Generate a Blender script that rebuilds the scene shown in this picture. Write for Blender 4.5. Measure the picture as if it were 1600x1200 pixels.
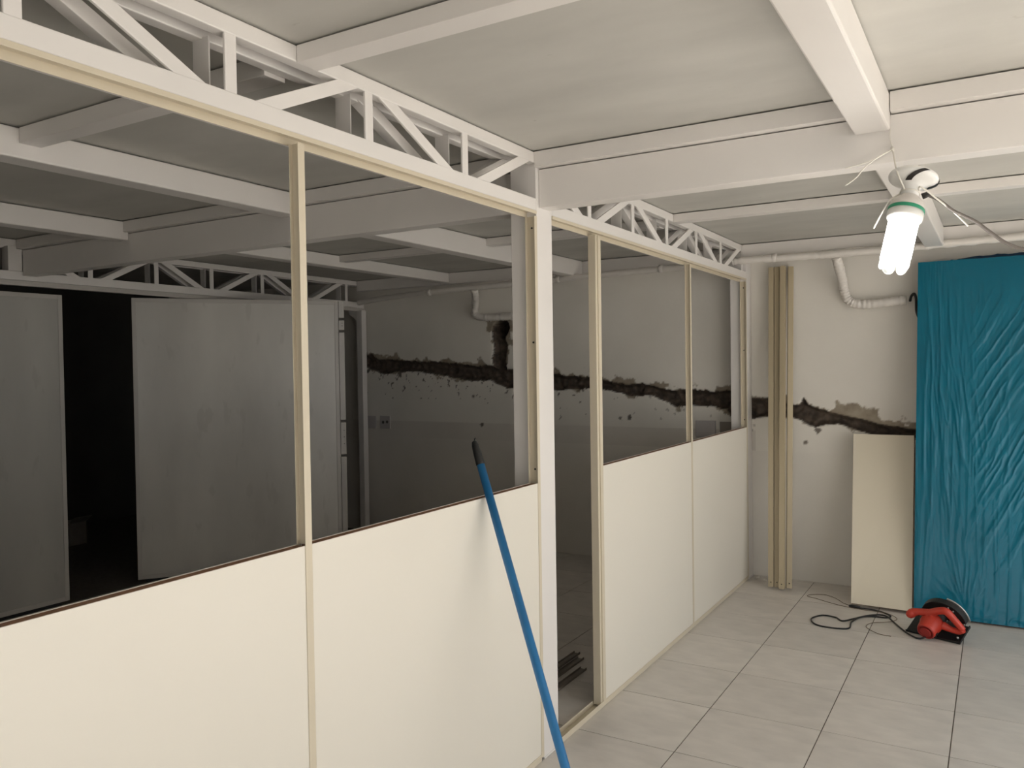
import bpy, bmesh, math, random
import numpy as np
from mathutils import Vector, Matrix

random.seed(4); rng = np.random.default_rng(4)
S = bpy.context.scene
COL = S.collection
for o in list(bpy.data.objects): bpy.data.objects.remove(o)

# ------------------------------------------------------------------ camera
FPX, YAW, PITCH, ROLL = 1273.4, 0.5376027, -0.0208876, -0.0147383
CAM = Vector((1.4539, -2.6314, 1.4604))
fw = Vector((-math.sin(YAW)*math.cos(PITCH), math.cos(YAW)*math.cos(PITCH), math.sin(PITCH)))
r0 = Vector((math.cos(YAW), math.sin(YAW), 0)); u0 = r0.cross(fw)
rt = r0*math.cos(ROLL) + u0*math.sin(ROLL); up = -r0*math.sin(ROLL) + u0*math.cos(ROLL)
cd = bpy.data.cameras.new('camera'); cam = bpy.data.objects.new('camera', cd); COL.objects.link(cam)
cam.matrix_world = Matrix(((rt.x, up.x, -fw.x, CAM.x), (rt.y, up.y, -fw.y, CAM.y), (rt.z, up.z, -fw.z, CAM.z), (0, 0, 0, 1)))
cd.sensor_width = 36; cd.lens = FPX/1600*36; cd.clip_start = 0.05; cd.clip_end = 200
S.camera = cam

# ------------------------------------------------------------------ world, light, exposure
S.view_settings.view_transform = 'Standard'
try: S.view_settings.look = 'None'
except Exception: pass
S.view_settings.gamma = 1.0
S.view_settings.use_curve_mapping = False
S.view_settings.exposure = -0.06
SKY = 2.1          # hazy daylight outside
W = bpy.data.worlds.new('world'); S.world = W; W.use_nodes = True
bg = W.node_tree.nodes['Background']; bg.inputs[0].default_value = (0.97, 0.985, 1.0, 1); bg.inputs[1].default_value = SKY
LAMP_STRENGTH = 20.0
sd = bpy.data.lights.new('sun', 'SUN'); sd.energy = 13.5; sd.angle = 0.03; sd.color = (1.0, 0.97, 0.93)
so = bpy.data.objects.new('sun', sd); COL.objects.link(so)
so.rotation_euler = Vector((-0.60, -0.04, -0.76)).to_track_quat('-Z', 'Y').to_euler()   # sun slanting in through the street opening right of the frame

# ------------------------------------------------------------------ materials
def M(name, rgb, rough=0.6, var=0.06, scale=6.0, bump=0.0, bscale=60.0, metal=0.0, spec=0.5, stretch=None, emit=0.0, rnd=0.0, spots=None):
    m = bpy.data.materials.new(name); m.use_nodes = True
    nt = m.node_tree; N = nt.nodes; L = nt.links; b = N['Principled BSDF']
    b.inputs['Roughness'].default_value = rough; b.inputs['Metallic'].default_value = metal
    b.inputs['Specular IOR Level'].default_value = spec
    tc = N.new('ShaderNodeTexCoord'); mp = N.new('ShaderNodeMapping')
    L.new(tc.outputs['Object'], mp.inputs[0])
    if stretch: mp.inputs['Scale'].default_value = stretch
    n = N.new('ShaderNodeTexNoise'); n.inputs['Scale'].default_value = scale; n.inputs['Detail'].default_value = 5
    L.new(mp.outputs[0], n.inputs['Vector'])
    mr = N.new('ShaderNodeMapRange'); mr.inputs[1].default_value = 0.25; mr.inputs[2].default_value = 0.75
    mr.inputs[3].default_value = 1-var; mr.inputs[4].default_value = 1+var
    L.new(n.outputs['Fac'], mr.inputs[0])
    val = mr.outputs[0]
    if rnd:
        oi = N.new('ShaderNodeObjectInfo'); m2 = N.new('ShaderNodeMapRange')
        m2.inputs[3].default_value = 1-rnd; m2.inputs[4].default_value = 1+rnd
        L.new(oi.outputs['Random'], m2.inputs[0])
        mu = N.new('ShaderNodeMath'); mu.operation = 'MULTIPLY'; L.new(val, mu.inputs[0]); L.new(m2.outputs[0], mu.inputs[1]); val = mu.outputs[0]
    hs = N.new('ShaderNodeHueSaturation'); hs.inputs['Color'].default_value = (*rgb, 1)
    L.new(val, hs.inputs['Value'])
    col = hs.outputs[0]
    if spots:
        n3 = N.new('ShaderNodeTexNoise'); n3.inputs['Scale'].default_value = spots[0]; n3.inputs['Detail'].default_value = 4
        L.new(mp.outputs[0], n3.inputs['Vector'])
        r3 = N.new('ShaderNodeMapRange'); r3.inputs[1].default_value = spots[1]; r3.inputs[2].default_value = spots[1]+0.04
        r3.inputs[3].default_value = 0; r3.inputs[4].default_value = spots[2]
        L.new(n3.outputs['Fac'], r3.inputs[0])
        mx = N.new('ShaderNodeMix'); mx.data_type = 'RGBA'; L.new(r3.outputs[0], mx.inputs['Factor'])
        L.new(col, mx.inputs['A']); mx.inputs['B'].default_value = (*spots[3], 1); col = mx.outputs['Result']
    L.new(col, b.inputs['Base Color'])
    if bump:
        n2 = N.new('ShaderNodeTexNoise'); n2.inputs['Scale'].default_value = bscale; n2.inputs['Detail'].default_value = 4
        L.new(mp.outputs[0], n2.inputs['Vector'])
        bp = N.new('ShaderNodeBump'); bp.inputs['Strength'].default_value = bump; bp.inputs['Distance'].default_value = 0.004
        L.new(n2.outputs['Fac'], bp.inputs['Height']); L.new(bp.outputs[0], b.inputs['Normal'])
    if emit:
        L.new(col, b.inputs['Emission Color']); b.inputs['Emission Strength'].default_value = emit
    return m

steel = M('white painted steel', (0.79, 0.755, 0.72), 0.42, 0.03, 3, 0.05, 40)
cream = M('cream profile paint', (0.66, 0.585, 0.45), 0.38, 0.02, 3)
panelm = M('cream panel laminate', (0.80, 0.755, 0.665), 0.36, 0.015, 1.2)
panelm2 = M('leaning panel laminate', (0.78, 0.71, 0.57), 0.36, 0.015, 1.2)
mdf = M('raw fibreboard edge', (0.26, 0.135, 0.075), 0.9, 0.18, 60)
boardm = M('fibre cement board', (0.53, 0.515, 0.475), 0.85, 0.10, 2.2, 0.12, 30, stretch=(1, 2.2, 1), rnd=0.03, spots=(9, 0.70, 0.35, (0.30, 0.27, 0.23)))
tilem = M('ceramic floor tile', (0.66, 0.62, 0.575), 0.42, 0.10, 3.5, 0.05, 18, stretch=(1, 2.0, 1), rnd=0.045)
groutm = M('floor grout', (0.13, 0.11, 0.09), 0.9, 0.2, 30)
plaster = M('painted plaster', (0.70, 0.665, 0.59), 0.75, 0.05, 2.0, 0.12, 25)
darkw = M('dim back room plaster', (0.12, 0.11, 0.10), 0.9, 0.1, 3)  # plaster coloured dark to keep the unseen rooms in shade
gatem = M('dull grey gate sheet', (0.62, 0.595, 0.55), 0.26, 0.16, 2.2, 0.05, 12, stretch=(1, 1, 0.35), spots=(11, 0.62, 0.22, (0.42, 0.40, 0.36)))
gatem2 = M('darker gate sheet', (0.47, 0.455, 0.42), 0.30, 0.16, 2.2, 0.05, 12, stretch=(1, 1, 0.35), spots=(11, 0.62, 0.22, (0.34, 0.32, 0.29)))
gatef = M('gate frame paint', (0.56, 0.53, 0.49), 0.35, 0.05, 4)
pipem = M('wrapped pipe coat', (0.74, 0.70, 0.65), 0.35, 0.05, 14, 0.35, 45)
film = M('blue plastic film', (0.006, 0.140, 0.215), 0.24, 0.12, 3.0, spec=0.30)
filmd = M('dark blue film edge', (0.008, 0.045, 0.10), 0.4, 0.2, 8)
bluepole = M('blue plastic sleeve', (0.02, 0.17, 0.40), 0.35, 0.14, 25, stretch=(1, 1, 0.15))
blackp = M('black plastic', (0.012, 0.012, 0.012), 0.45, 0.1, 20)
blackt = M('black electrical tape', (0.018, 0.015, 0.013), 0.38, 0.2, 30)
redp = M('red tool plastic', (0.50, 0.042, 0.022), 0.40, 0.10, 14, 0.05, 60)
redd = M('darker red cap', (0.28, 0.014, 0.010), 0.45, 0.1, 20)
blackm = M('black tool metal', (0.008, 0.008, 0.008), 0.5, 0.2, 20)
silver = M('bare guard steel', (0.55, 0.54, 0.52), 0.35, 0.1, 20, metal=0.9)
whitep = M('white lamp plastic', (0.82, 0.81, 0.78), 0.30, 0.02, 5)
housem = M('lamp housing plastic', (0.66, 0.62, 0.58), 0.4, 0.02, 5)
greenp = M('green lamp ring', (0.02, 0.28, 0.15), 0.35, 0.05, 5)
ventm = M('vent slot shadow plastic', (0.10, 0.09, 0.08), 0.6, 0.05, 5)
glow = M('lit fluorescent tube', (1.0, 0.98, 0.94), 0.3, 0.0, 5, emit=LAMP_STRENGTH)
wirew = M('white tie wire', (0.80, 0.77, 0.70), 0.4, 0.03, 10)
cableg = M('grey cable sheath', (0.17, 0.15, 0.135), 0.5, 0.08, 20)
wireb = M('thin brown wire', (0.17, 0.125, 0.085), 0.6, 0.1, 20)
platem = M('wall plate plastic', (0.50, 0.47, 0.46), 0.4, 0.03, 6)
platem2 = M('darker wall plate plastic', (0.25, 0.22, 0.19), 0.6, 0.1, 12)  # darker tone for the plate beside the far column
profm = M('olive cream profile', (0.46, 0.385, 0.255), 0.38, 0.05, 8, stretch=(1, 1, 0.2))
stripm = M('dusty aluminium strip', (0.24, 0.21, 0.18), 0.5, 0.2, 12)
cartonm = M('pale carton', (0.35, 0.32, 0.28), 0.8, 0.1, 10)
groundm = M('outside paving', (0.45, 0.43, 0.40), 0.9, 0.1, 2)
glassm = bpy.data.materials.new('clear tube glass'); glassm.use_nodes = True
_b = glassm.node_tree.nodes['Principled BSDF']; _b.inputs['Base Color'].default_value = (0.93, 0.95, 0.94, 1)
_b.inputs['Roughness'].default_value = 0.08; _b.inputs['Transmission Weight'].default_value = 0.7

# back wall material reads the broken-plaster mask stored on the mesh
wallm = bpy.data.materials.new('chased plaster wall'); wallm.use_nodes = True
nt = wallm.node_tree; N = nt.nodes; L = nt.links; b = N['Principled BSDF']; b.inputs['Roughness'].default_value = 0.8
tc = N.new('ShaderNodeTexCoord')
def noise(sc, det=5):
    n = N.new('ShaderNodeTexNoise'); n.inputs['Scale'].default_value = sc; n.inputs['Detail'].default_value = det
    L.new(tc.outputs['Object'], n.inputs['Vector']); return n.outputs['Fac']
def ramp(f, a, ca, bb, cb):
    r = N.new('ShaderNodeValToRGB'); L.new(f, r.inputs[0]); e = r.color_ramp.elements
    e[0].position = a; e[0].color = (*ca, 1); e[1].position = bb; e[1].color = (*cb, 1); return r.outputs[0]
def mixc(f, a, c):
    x = N.new('ShaderNodeMix'); x.data_type = 'RGBA'; L.new(f, x.inputs['Factor']); L.new(a, x.inputs['A']); L.new(c, x.inputs['B']); return x.outputs['Result']
def attr(n):
    a = N.new('ShaderNodeAttribute'); a.attribute_name = n; return a.outputs['Fac']
paint = ramp(noise(1.6), 0.3, (0.73, 0.695, 0.63), 0.7, (0.81, 0.775, 0.71))
shade_band = ramp(noise(2.2), 0.3, (0.64, 0.60, 0.545), 0.7, (0.71, 0.67, 0.61))  # shadow on the lower left wall, painted as a darker tone
coat = ramp(noise(14), 0.35, (0.25, 0.205, 0.155), 0.7, (0.38, 0.33, 0.255))
core = ramp(noise(22, 8), 0.3, (0.035, 0.026, 0.020), 0.75, (0.120, 0.088, 0.065))
c1 = mixc(attr('shade_band'), paint, shade_band); c2 = mixc(attr('coat'), c1, coat); c3 = mixc(attr('core'), c2, core)
L.new(c3, b.inputs['Base Color'])
bpn = N.new('ShaderNodeBump'); bpn.inputs['Strength'].default_value = 0.2; bpn.inputs['Distance'].default_value = 0.004
L.new(noise(35), bpn.inputs['Height']); L.new(bpn.outputs[0], b.inputs['Normal'])

# ------------------------------------------------------------------ mesh helpers
class MB:
    def __init__(s): s.v = []; s.f = []; s.smooth = []
    def add(s, v, f, sm=False):
        o = len(s.v); s.v += [tuple(p) for p in v]; s.f += [tuple(i+o for i in q) for q in f]; s.smooth += [sm]*len(f); return s
    def box(s, x0, x1, y0, y1, z0, z1):
        return s.add([(x0,y0,z0),(x1,y0,z0),(x1,y1,z0),(x0,y1,z0),(x0,y0,z1),(x1,y0,z1),(x1,y1,z1),(x0,y1,z1)],
                     [(0,3,2,1),(4,5,6,7),(0,1,5,4),(1,2,6,5),(2,3,7,6),(3,0,4,7)])
    def hexa(s, p): # 8 points, bottom 4 ccw then top 4
        return s.add(p, [(0,3,2,1),(4,5,6,7),(0,1,5,4),(1,2,6,5),(2,3,7,6),(3,0,4,7)])
    def prism(s, poly, frame):   # poly in (a,b); frame(a,b,c) -> point, c = 0 / 1
        n = len(poly); v = [frame(a, b_, 0) for a, b_ in poly] + [frame(a, b_, 1) for a, b_ in poly]
        f = [tuple(range(n))[::-1], tuple(range(n, 2*n))] + [(i, (i+1) % n, n+(i+1) % n, n+i) for i in range(n)]
        return s.add(v, f)
    def tube(s, pts, rad, seg=10, cap=True, up=(0, 0, 1), sq=1.0):
        pts = [Vector(p) for p in pts]; n = len(pts)
        if not hasattr(rad, '__len__'): rad = [rad]*n
        v = []; prev = None
        for i, p in enumerate(pts):
            t = (pts[min(i+1, n-1)] - pts[max(i-1, 0)]).normalized()
            if prev is None:
                a = Vector(up)
                if abs(a.dot(t)) > 0.95: a = Vector((1, 0, 0))
                e = (a - t*a.dot(t)).normalized()
            else: e = (prev - t*prev.dot(t)).normalized()
            prev = e; g = t.cross(e)
            for k in range(seg):
                an = 2*math.pi*k/seg; v.append(p + (e*math.cos(an)*sq + g*math.sin(an))*rad[i])
        f = [(i*seg+k, i*seg+(k+1) % seg, (i+1)*seg+(k+1) % seg, (i+1)*seg+k) for i in range(n-1) for k in range(seg)]
        if cap: f += [tuple(range(seg))[::-1], tuple((n-1)*seg+k for k in range(seg))]
        return s.add(v, f, True)
    def lathe(s, prof, fr, seg=32): # prof (r,h) ; fr = (origin, e1, e2, axis)
        o, e1, e2, d = fr; v = []
        for r_, h in prof:
            for k in range(seg):
                a = 2*math.pi*k/seg; v.append(o + (e1*math.cos(a) + e2*math.sin(a))*r_ + d*h)
        n = len(prof)
        f = [(i*seg+k, i*seg+(k+1) % seg, (i+1)*seg+(k+1) % seg, (i+1)*seg+k) for i in range(n-1) for k in range(seg)]
        f += [tuple(range(seg))[::-1], tuple((n-1)*seg+k for k in range(seg))]
        return s.add(v, f, True)
    def build(s, name, mat, parent=None, bev=0.0, mats=None, weld=False):
        me = bpy.data.meshes.new(name); me.from_pydata(s.v, [], s.f); me.update()
        me.polygons.foreach_set('use_smooth', s.smooth)
        bm = bmesh.new(); bm.from_mesh(me); bmesh.ops.recalc_face_normals(bm, faces=bm.faces); bm.to_mesh(me); bm.free()
        me.materials.append(mat)
        o = bpy.data.objects.new(name, me); COL.objects.link(o)
        if parent: o.parent = parent
        if bev:
            md = o.modifiers.new('bevel', 'BEVEL'); md.width = bev; md.segments = 2; md.limit_method = 'ANGLE'
        return o

def spline(pts, n=8):
    P = [Vector(p) for p in pts]; out = []
    for i in range(len(P)-1):
        a = P[max(i-1, 0)]; b_ = P[i]; c = P[i+1]; d = P[min(i+2, len(P)-1)]
        for k in range(n):
            t = k/n
            out.append(0.5*((2*b_) + (c-a)*t + (2*a-5*b_+4*c-d)*t*t + (3*b_-a-3*c+d)*t**3))
    out.append(P[-1]); return out

def tag(o, label, cat, group=None, kind=None):
    o['label'] = label; o['category'] = cat
    if group: o['group'] = group
    if kind: o['kind'] = kind
    return o
def thing(name, label, cat, loc=(0, 0, 0), group=None):
    o = bpy.data.objects.new(name, None); COL.objects.link(o); o.location = loc; o.empty_display_size = 0.05
    return tag(o, label, cat, group)
def struct(o): o['kind'] = 'structure'; return o
def at(parent):      # parts are modelled in world coordinates; this moves them under a located thing
    bpy.context.view_layer.update()
    for c in parent.children: c.matrix_parent_inverse = parent.matrix_world.inverted()

# ------------------------------------------------------------------ room shell
CE = 2.250; TOP = 2.245; YB = 3.03
XR = 3.40; YF = -4.25; XL = -6.2
floor = struct(MB().box(XL, XR+0.2, YF-0.2, YB+0.2, -0.12, -0.0025).build('floor', groutm))
TX, TY = 0.4475, 0.4505
tme = None
for i in range(-8, 10):
    for j in range(-10, 7):
        x0 = -0.045+TX*i; y0 = 0.2875+TY*j; g = 0.0022
        hy = TY-2*g
        if y0 > 2.9: hy = YB-y0-g-0.002
        if x0+TX > XR: continue
        if tme is None:
            bm = bmesh.new(); bmesh.ops.create_cube(bm, size=1.0)
            top_e = [e for e in bm.edges if all(v.co.z > 0 for v in e.verts)]
            tme = bpy.data.meshes.new('tile'); bm.to_mesh(tme); bm.free(); tme.materials.append(tilem)
        o = bpy.data.objects.new('tile', tme); COL.objects.link(o); o.parent = floor
        o.scale = (TX-2*g, hy, 0.008); o.location = (x0+TX/2, y0+g+hy/2, -0.004+random.uniform(-0.0006, 0.0))

ceil = struct(MB().box(XL, XR+0.2, YF-0.2, YB+0.2, CE+0.012, CE+0.12).build('ceiling', boardm))
xb = [-3.52, -2.49, -1.27, -0.055, 1.134, 2.36, XR]; yb = [YF, -2.45, -1.15, 0.06, 1.50, YB]
for i in range(len(xb)-1):
    for j in range(len(yb)-1):
        MB().box(xb[i]+0.002, xb[i+1]-0.002, yb[j]+0.002, yb[j+1]-0.002, CE, CE+0.0115).build('ceiling_board', boardm, ceil)

# back wall with the plaster chased out for pipes -------------------------------------------------
def vnoise(x, y, seed):
    xi = np.floor(x).astype(int); yi = np.floor(y).astype(int); fx = x-xi; fy = y-yi
    h = lambda a, c: np.modf(np.abs(np.sin(a*127.1+c*311.7+seed*74.7)*43758.5453))[0]
    sx = fx*fx*(3-2*fx); sy = fy*fy*(3-2*fy)
    return (h(xi, yi)*(1-sx)+h(xi+1, yi)*sx)*(1-sy) + (h(xi, yi+1)*(1-sx)+h(xi+1, yi+1)*sx)*sy
def fbm(x, y, seed, o=4):
    s = 0; a = 0.5; t = 0
    for k in range(o): s = s+a*vnoise(x*2**k, y*2**k, seed+k*3.1); t += a; a *= 0.55
    return s/t
sst = lambda a, c, x: (lambda t: t*t*(3-2*t))(np.clip((x-a)/(c-a), 0, 1))
UP = [(-3.49,1.622),(-3.44,1.575),(-3.40,1.60),(-3.36,1.56),(-3.32,1.544),(-2.959,1.521),(-2.617,1.504),(-2.291,1.473),(-2.133,1.47),(-1.866,1.426),(-1.54,1.402),(-1.422,1.381),(-1.236,1.366),(-1.14,1.35),(-0.936,1.311),(-0.799,1.325),(-0.67,1.288),(-0.544,1.265),(-0.42,1.279),(-0.295,1.265),(-0.132,1.266),(0.005,1.213),(0.109,1.227),(0.268,1.170),(0.318,1.176),(0.339,1.226),(0.364,1.178),(0.432,1.152),(0.48,1.140),(0.567,1.112),(0.641,1.098),(0.721,1.083),(0.789,1.058),(0.901,1.042),(0.999,1.028),(1.152,1.001)]
LO = [(-3.493,1.488),(-3.322,1.44),(-3.249,1.411),(-3.139,1.438),(-2.961,1.442),(-2.788,1.429),(-2.539,1.389),(-2.293,1.35),(-2.135,1.36),(-1.982,1.297),(-1.868,1.292),(-1.542,1.277),(-1.237,1.292),(-1.072,1.273),(-0.866,1.235),(-0.735,1.245),(-0.545,1.158),(-0.421,1.173),(-0.296,1.17),(-0.178,1.145),(-0.133,1.101),(0.004,1.081),(0.108,1.105),(0.268,1.100),(0.325,1.080),(0.378,1.046),(0.419,1.036),(0.479,1.055),(0.566,1.060),(0.64,1.036),(0.721,1.005),(0.789,0.984),(0.999,0.975),(1.151,0.945)]
gx = np.arange(-3.62, 1.18, 0.0085); gz = np.arange(0.86, 1.94, 0.0085)
X, Z = np.meshgrid(gx, gz, indexing='ij')
lo = np.interp(X, *zip(*LO)); hi = np.interp(X, *zip(*UP))
n1 = fbm(X*22, Z*22, 1)-0.5; n2 = fbm(X*70, Z*70, 7)-0.5; n3 = fbm(X*9, Z*9, 13)-0.5
dband = np.minimum(np.minimum(Z-lo, hi-Z), (X+3.495)*0.8) + (0.020*n1 + 0.018*n2)*np.where(X > 0, 0.55, 1.0) + 0.006
dpost = np.minimum(np.minimum(0.066-np.abs(X+2.037+0.01*np.sin(Z*30)), 1.80-Z), Z-1.42) + 0.018*n1 + 0.014*n2
dhole = 0.073 - np.hypot((X+2.020)/1.0, (Z-1.775)/1.05) + 0.02*n1
dlip = np.minimum(0.145-np.abs(X+2.02), 0.05-np.abs(Z-1.80)*1.0) + 0.055*n1 + 0.02*n2
core_d = np.maximum(np.maximum(dband, dpost), dhole)
core = sst(-0.003, 0.004, core_d)
near = np.minimum(np.abs(Z-lo), np.abs(Z-hi))
inside = (Z > lo) & (Z < hi)
dist = np.where(inside, 0, np.minimum(np.abs(Z-lo), np.abs(Z-hi)))
dist = np.minimum(dist, np.maximum(0, np.hypot(np.maximum(np.abs(X+2.037)-0.066, 0), np.maximum(np.maximum(Z-1.80, 1.42-Z), 0))))
dist = np.where(X < -3.5, 9, dist)
upside = Z > (lo+hi)/2
coat = sst(0.0, 0.012, np.where(upside, 0.026, -0.003) + 0.17*n3 + 0.05*n1 + 0.02*n2 - dist*1.0)
dpatch = np.minimum(np.minimum(X-0.545, 0.80-X), np.minimum(Z-(1.155-0.45*(X-0.5)), (1.205-0.22*(X-0.55))-Z)) + 0.05*n1 + 0.02*n2
coat = np.maximum(coat, sst(-0.002, 0.008, dpatch)); coat = np.maximum(coat, sst(-0.004, 0.006, dlip))
spk = fbm(X*38, Z*30, 21, 3); dec = np.clip(1-dist/0.20, 0, 1)
below = np.where(Z < (lo+hi)/2, 1.0, 0.0)*np.where(X < -1.2, 1.0, 0.55)*np.where(X < 0.02, 1, 0.0)
speck = below*sst(0.82-0.17*dec*below, 0.84-0.17*dec*below, spk) * np.where(dist < 0.24, 1, 0)*np.where(X < 0.9, 1, 0)
for sx_, sz_, sr in ((-0.985, 1.063, 0.012), (-0.905, 1.07, 0.018), (-2.22, 0.985, 0.016), (-2.3, 1.22, 0.012), (-1.86, 1.02, 0.010), (-1.65, 1.1, 0.011), (0.35, 0.93, 0.012), (0.43, 1.01, 0.02)):
    speck = np.maximum(speck, sst(-0.003, 0.004, sr-np.hypot(X-sx_, Z-sz_)+0.012*n2*2))
edge = sst(0, 0.04, np.minimum(np.minimum(X-gx[0], gx[-1]-X), np.minimum(Z-gz[0], gz[-1]-Z)))
core = np.maximum(core, 0.85*speck)
depth = (0.045*sst(-0.006, 0.03, core_d) * (0.65+0.9*fbm(X*30, Z*30, 31)) + 0.20*sst(0.0, 0.012, dhole) + 0.004*coat + 0.006*speck)*edge
core *= edge; coat = coat*edge
nx, nz = X.shape
verts = np.stack([X, YB+depth, Z], -1).reshape(-1, 3)
idx = np.arange(nx*nz).reshape(nx, nz)
quads = np.stack([idx[:-1, :-1], idx[1:, :-1], idx[1:, 1:], idx[:-1, 1:]], -1).reshape(-1, 4)
x0, x1, z0, z1 = gx[0], gx[-1], gz[0], gz[-1]
ext = []
ex = [XL, x0, x1, XR+0.2]; ez = [-0.02, z0, z1, CE+0.05]
vv = verts.tolist(); ff = quads.tolist()
for i in range(3):
    for j in range(3):
        if i == 1 and j == 1: continue
        o_ = len(vv)
        vv += [(ex[i], YB, ez[j]), (ex[i+1], YB, ez[j]), (ex[i+1], YB, ez[j+1]), (ex[i], YB, ez[j+1])]
        ff.append((o_, o_+1, o_+2, o_+3))
o_ = len(vv)   # masonry behind
vv += [(XL, YB+0.25, -0.02), (XR+0.2, YB+0.25, -0.02), (XR+0.2, YB+0.25, CE+0.05), (XL, YB+0.25, CE+0.05)]; ff.append((o_, o_+1, o_+2, o_+3))
me = bpy.data.meshes.new('wall_back'); me.from_pydata(vv, [], ff); me.update()
nv = len(vv)
for nm, arr in (('core', core), ('coat', coat)):
    a = me.attributes.new(nm, 'FLOAT', 'POINT'); d = np.zeros(nv); d[:nx*nz] = arr.reshape(-1); a.data.foreach_set('value', d)
a = me.attributes.new('shade_band', 'FLOAT', 'POINT'); d = np.zeros(nv)
zz = np.array([v[2] for v in vv]); a.data.foreach_set('value', np.where((zz < 1.0) & (np.array([v[0] for v in vv]) < 0.02), 1.0, 0.0))  # mask of the painted shade: lower wall of the left room
me.polygons.foreach_set('use_smooth', [True]*len(ff))
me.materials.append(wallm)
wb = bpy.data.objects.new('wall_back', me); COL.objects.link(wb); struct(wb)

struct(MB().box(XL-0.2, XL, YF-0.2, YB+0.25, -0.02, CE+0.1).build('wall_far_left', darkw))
FX0, FX1 = 0.55, 2.3
w = MB(); w.box(XL, FX0, YF-0.2, YF, -0.02, CE+0.1); w.box(FX1, XR+0.2, YF-0.2, YF, -0.02, CE+0.1); w.box(FX0, FX1, YF-0.2, YF, 2.12, CE+0.1)
struct(w.build('wall_front', plaster))
# dark store room beyond the gate
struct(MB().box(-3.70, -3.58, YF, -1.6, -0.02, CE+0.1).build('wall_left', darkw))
# right wall with a wide shop opening to the street
OY0, OY1, OZ = -2.6, 2.3, 2.12
w = MB(); w.box(XR, XR+0.2, YF, OY0, -0.02, CE+0.1); w.box(XR, XR+0.2, OY1, YB+0.2, -0.02, CE+0.1); w.box(XR, XR+0.2, OY0, OY1, OZ, CE+0.1)
struct(w.build('wall_right', plaster))
struct(MB().box(-0.10, 0.0, YF, -2.42, -0.02, 1.03).build('wall_partition_end', plaster))
struct(MB().box(-40, 40, -40, 40, -0.30, -0.13).build('ground_outside', groundm))
def portal(loc, rot, sx, sy):
    p = bpy.data.lights.new('daylight_portal', 'AREA'); p.shape = 'RECTANGLE'; p.size = sx; p.size_y = sy; p.cycles.is_portal = True
    o = bpy.data.objects.new('daylight_portal', p); COL.objects.link(o); o.location = loc; o.rotation_euler = rot
portal((XR+0.1, (OY0+OY1)/2, OZ/2), (math.pi/2, 0, math.pi/2), OY1-OY0, OZ)
portal(((FX0+FX1)/2, YF-0.1, OZ/2), (math.pi/2, 0, 0), FX1-FX0, OZ)

# ------------------------------------------------------------------ steel frame
def column(name, label, x0, x1, y0, y1, zt, extra=None):
    t = thing(name, label, 'column', ((x0+x1)/2, (y0+y1)/2, 0))
    MB().box(x0, x1, y0, y1, 0.0, zt).build('shaft', steel, t, 0.003)
    MB().box(x0-0.004, x1+0.004, y0, y1+0.004, 0.0, 0.006).build('base_plate', steel, t, 0.001)
    if extra: extra(t)
    at(t); return t
column('steel_column', 'white square steel column in middle of partition beside the open slot', -0.11, 0.0, 0.0, 0.12, TOP)
column('steel_column', 'white steel column ending the partition at the back wall', -0.11, 0.0, 2.905, 3.025, TOP)
def bracket(t):
    MB().prism([(0, 0), (-0.10, 0), (-0.10, -0.03), (-0.05, -0.055), (0, -0.10)], lambda a, b_, c: Vector((-3.47+a, 2.93+0.01+c*0.03, 1.985+b_))).build('gusset', steel, t, 0.001)
column('steel_column', 'slim white post with gusset in dim far left corner', -3.47, -3.41, 2.93, 2.99, 1.985, bracket)

NODE = [(-2.0+0, 0)]
def truss(label, xf, y0, y1, nodes, zb0=2.032, zb1=2.078, zt0=2.205):
    """double-row girder: chords front and rear, verticals at every node, diagonals zigzag; nodes = [(y, 'top'|'bot')]"""
    t = thing('truss_girder', label, 'truss', (xf-0.055, (y0+y1)/2, zb0))
    for nm, a0, a1 in (('front', -0.035, 0.0), ('rear', -0.110, -0.075)):
        MB().box(xf+a0, xf+a1, y0, y1, zb0, zb1).build('bottom_chord', steel, t, 0.003)
        MB().box(xf+a0, xf+a1, y0, y1, zt0, TOP).build('top_chord', steel, t, 0.003)
    for y, k in nodes:
        if y0+0.03 < y < y1-0.02:
            MB().box(xf-0.008, xf-0.001, y-0.016, y+0.016, zb1-0.004, zt0+0.004).build('vertical', steel, t, 0.0015)
            MB().prism([(-0.108, -0.016), (-0.054, -0.016), (-0.054, -0.012), (-0.104, -0.012), (-0.104, 0.016), (-0.108, 0.016)], lambda a_, b_, c_, y=y: Vector((xf+a_, y+b_, zb1-0.004+c_*(zt0-zb1+0.008)))).build('vertical', steel, t, 0.001)
    for (ya, ka), (yb_, kb) in zip(nodes, nodes[1:]):
        za, zb_ = (zt0+0.004 if k == 'top' else zb1-0.004 for k in (ka, kb))
        oa, ob = (0.075 if k == 'top' else 0.10 for k in (ka, kb))
        a = Vector((0, ya+oa, za)); c = Vector((0, yb_-ob, zb_))
        if a.y < y0-0.02 or c.y > y1+0.03: continue
        w_ = 0.040   # half width measured along y so ends finish flush with the chords
        for x_0, x_1 in ((-0.010, -0.0015), (-0.106, -0.070)):
            MB().hexa([(xf+x_0, a.y-w_, a.z), (xf+x_1, a.y-w_, a.z), (xf+x_1, a.y+w_, a.z), (xf+x_0, a.y+w_, a.z),
                       (xf+x_0, c.y-w_, c.z), (xf+x_1, c.y-w_, c.z), (xf+x_1, c.y+w_, c.z), (xf+x_0, c.y+w_, c.z)]).build('diagonal', steel, t, 0.0015)
    at(t); return t
near_nodes = [(-2.78, 'top'), (-2.31, 'bot'), (-1.85, 'top'), (-1.384, 'bot'), (-0.922, 'top'), (-0.46, 'bot'), (0.0, 'top')]
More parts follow.
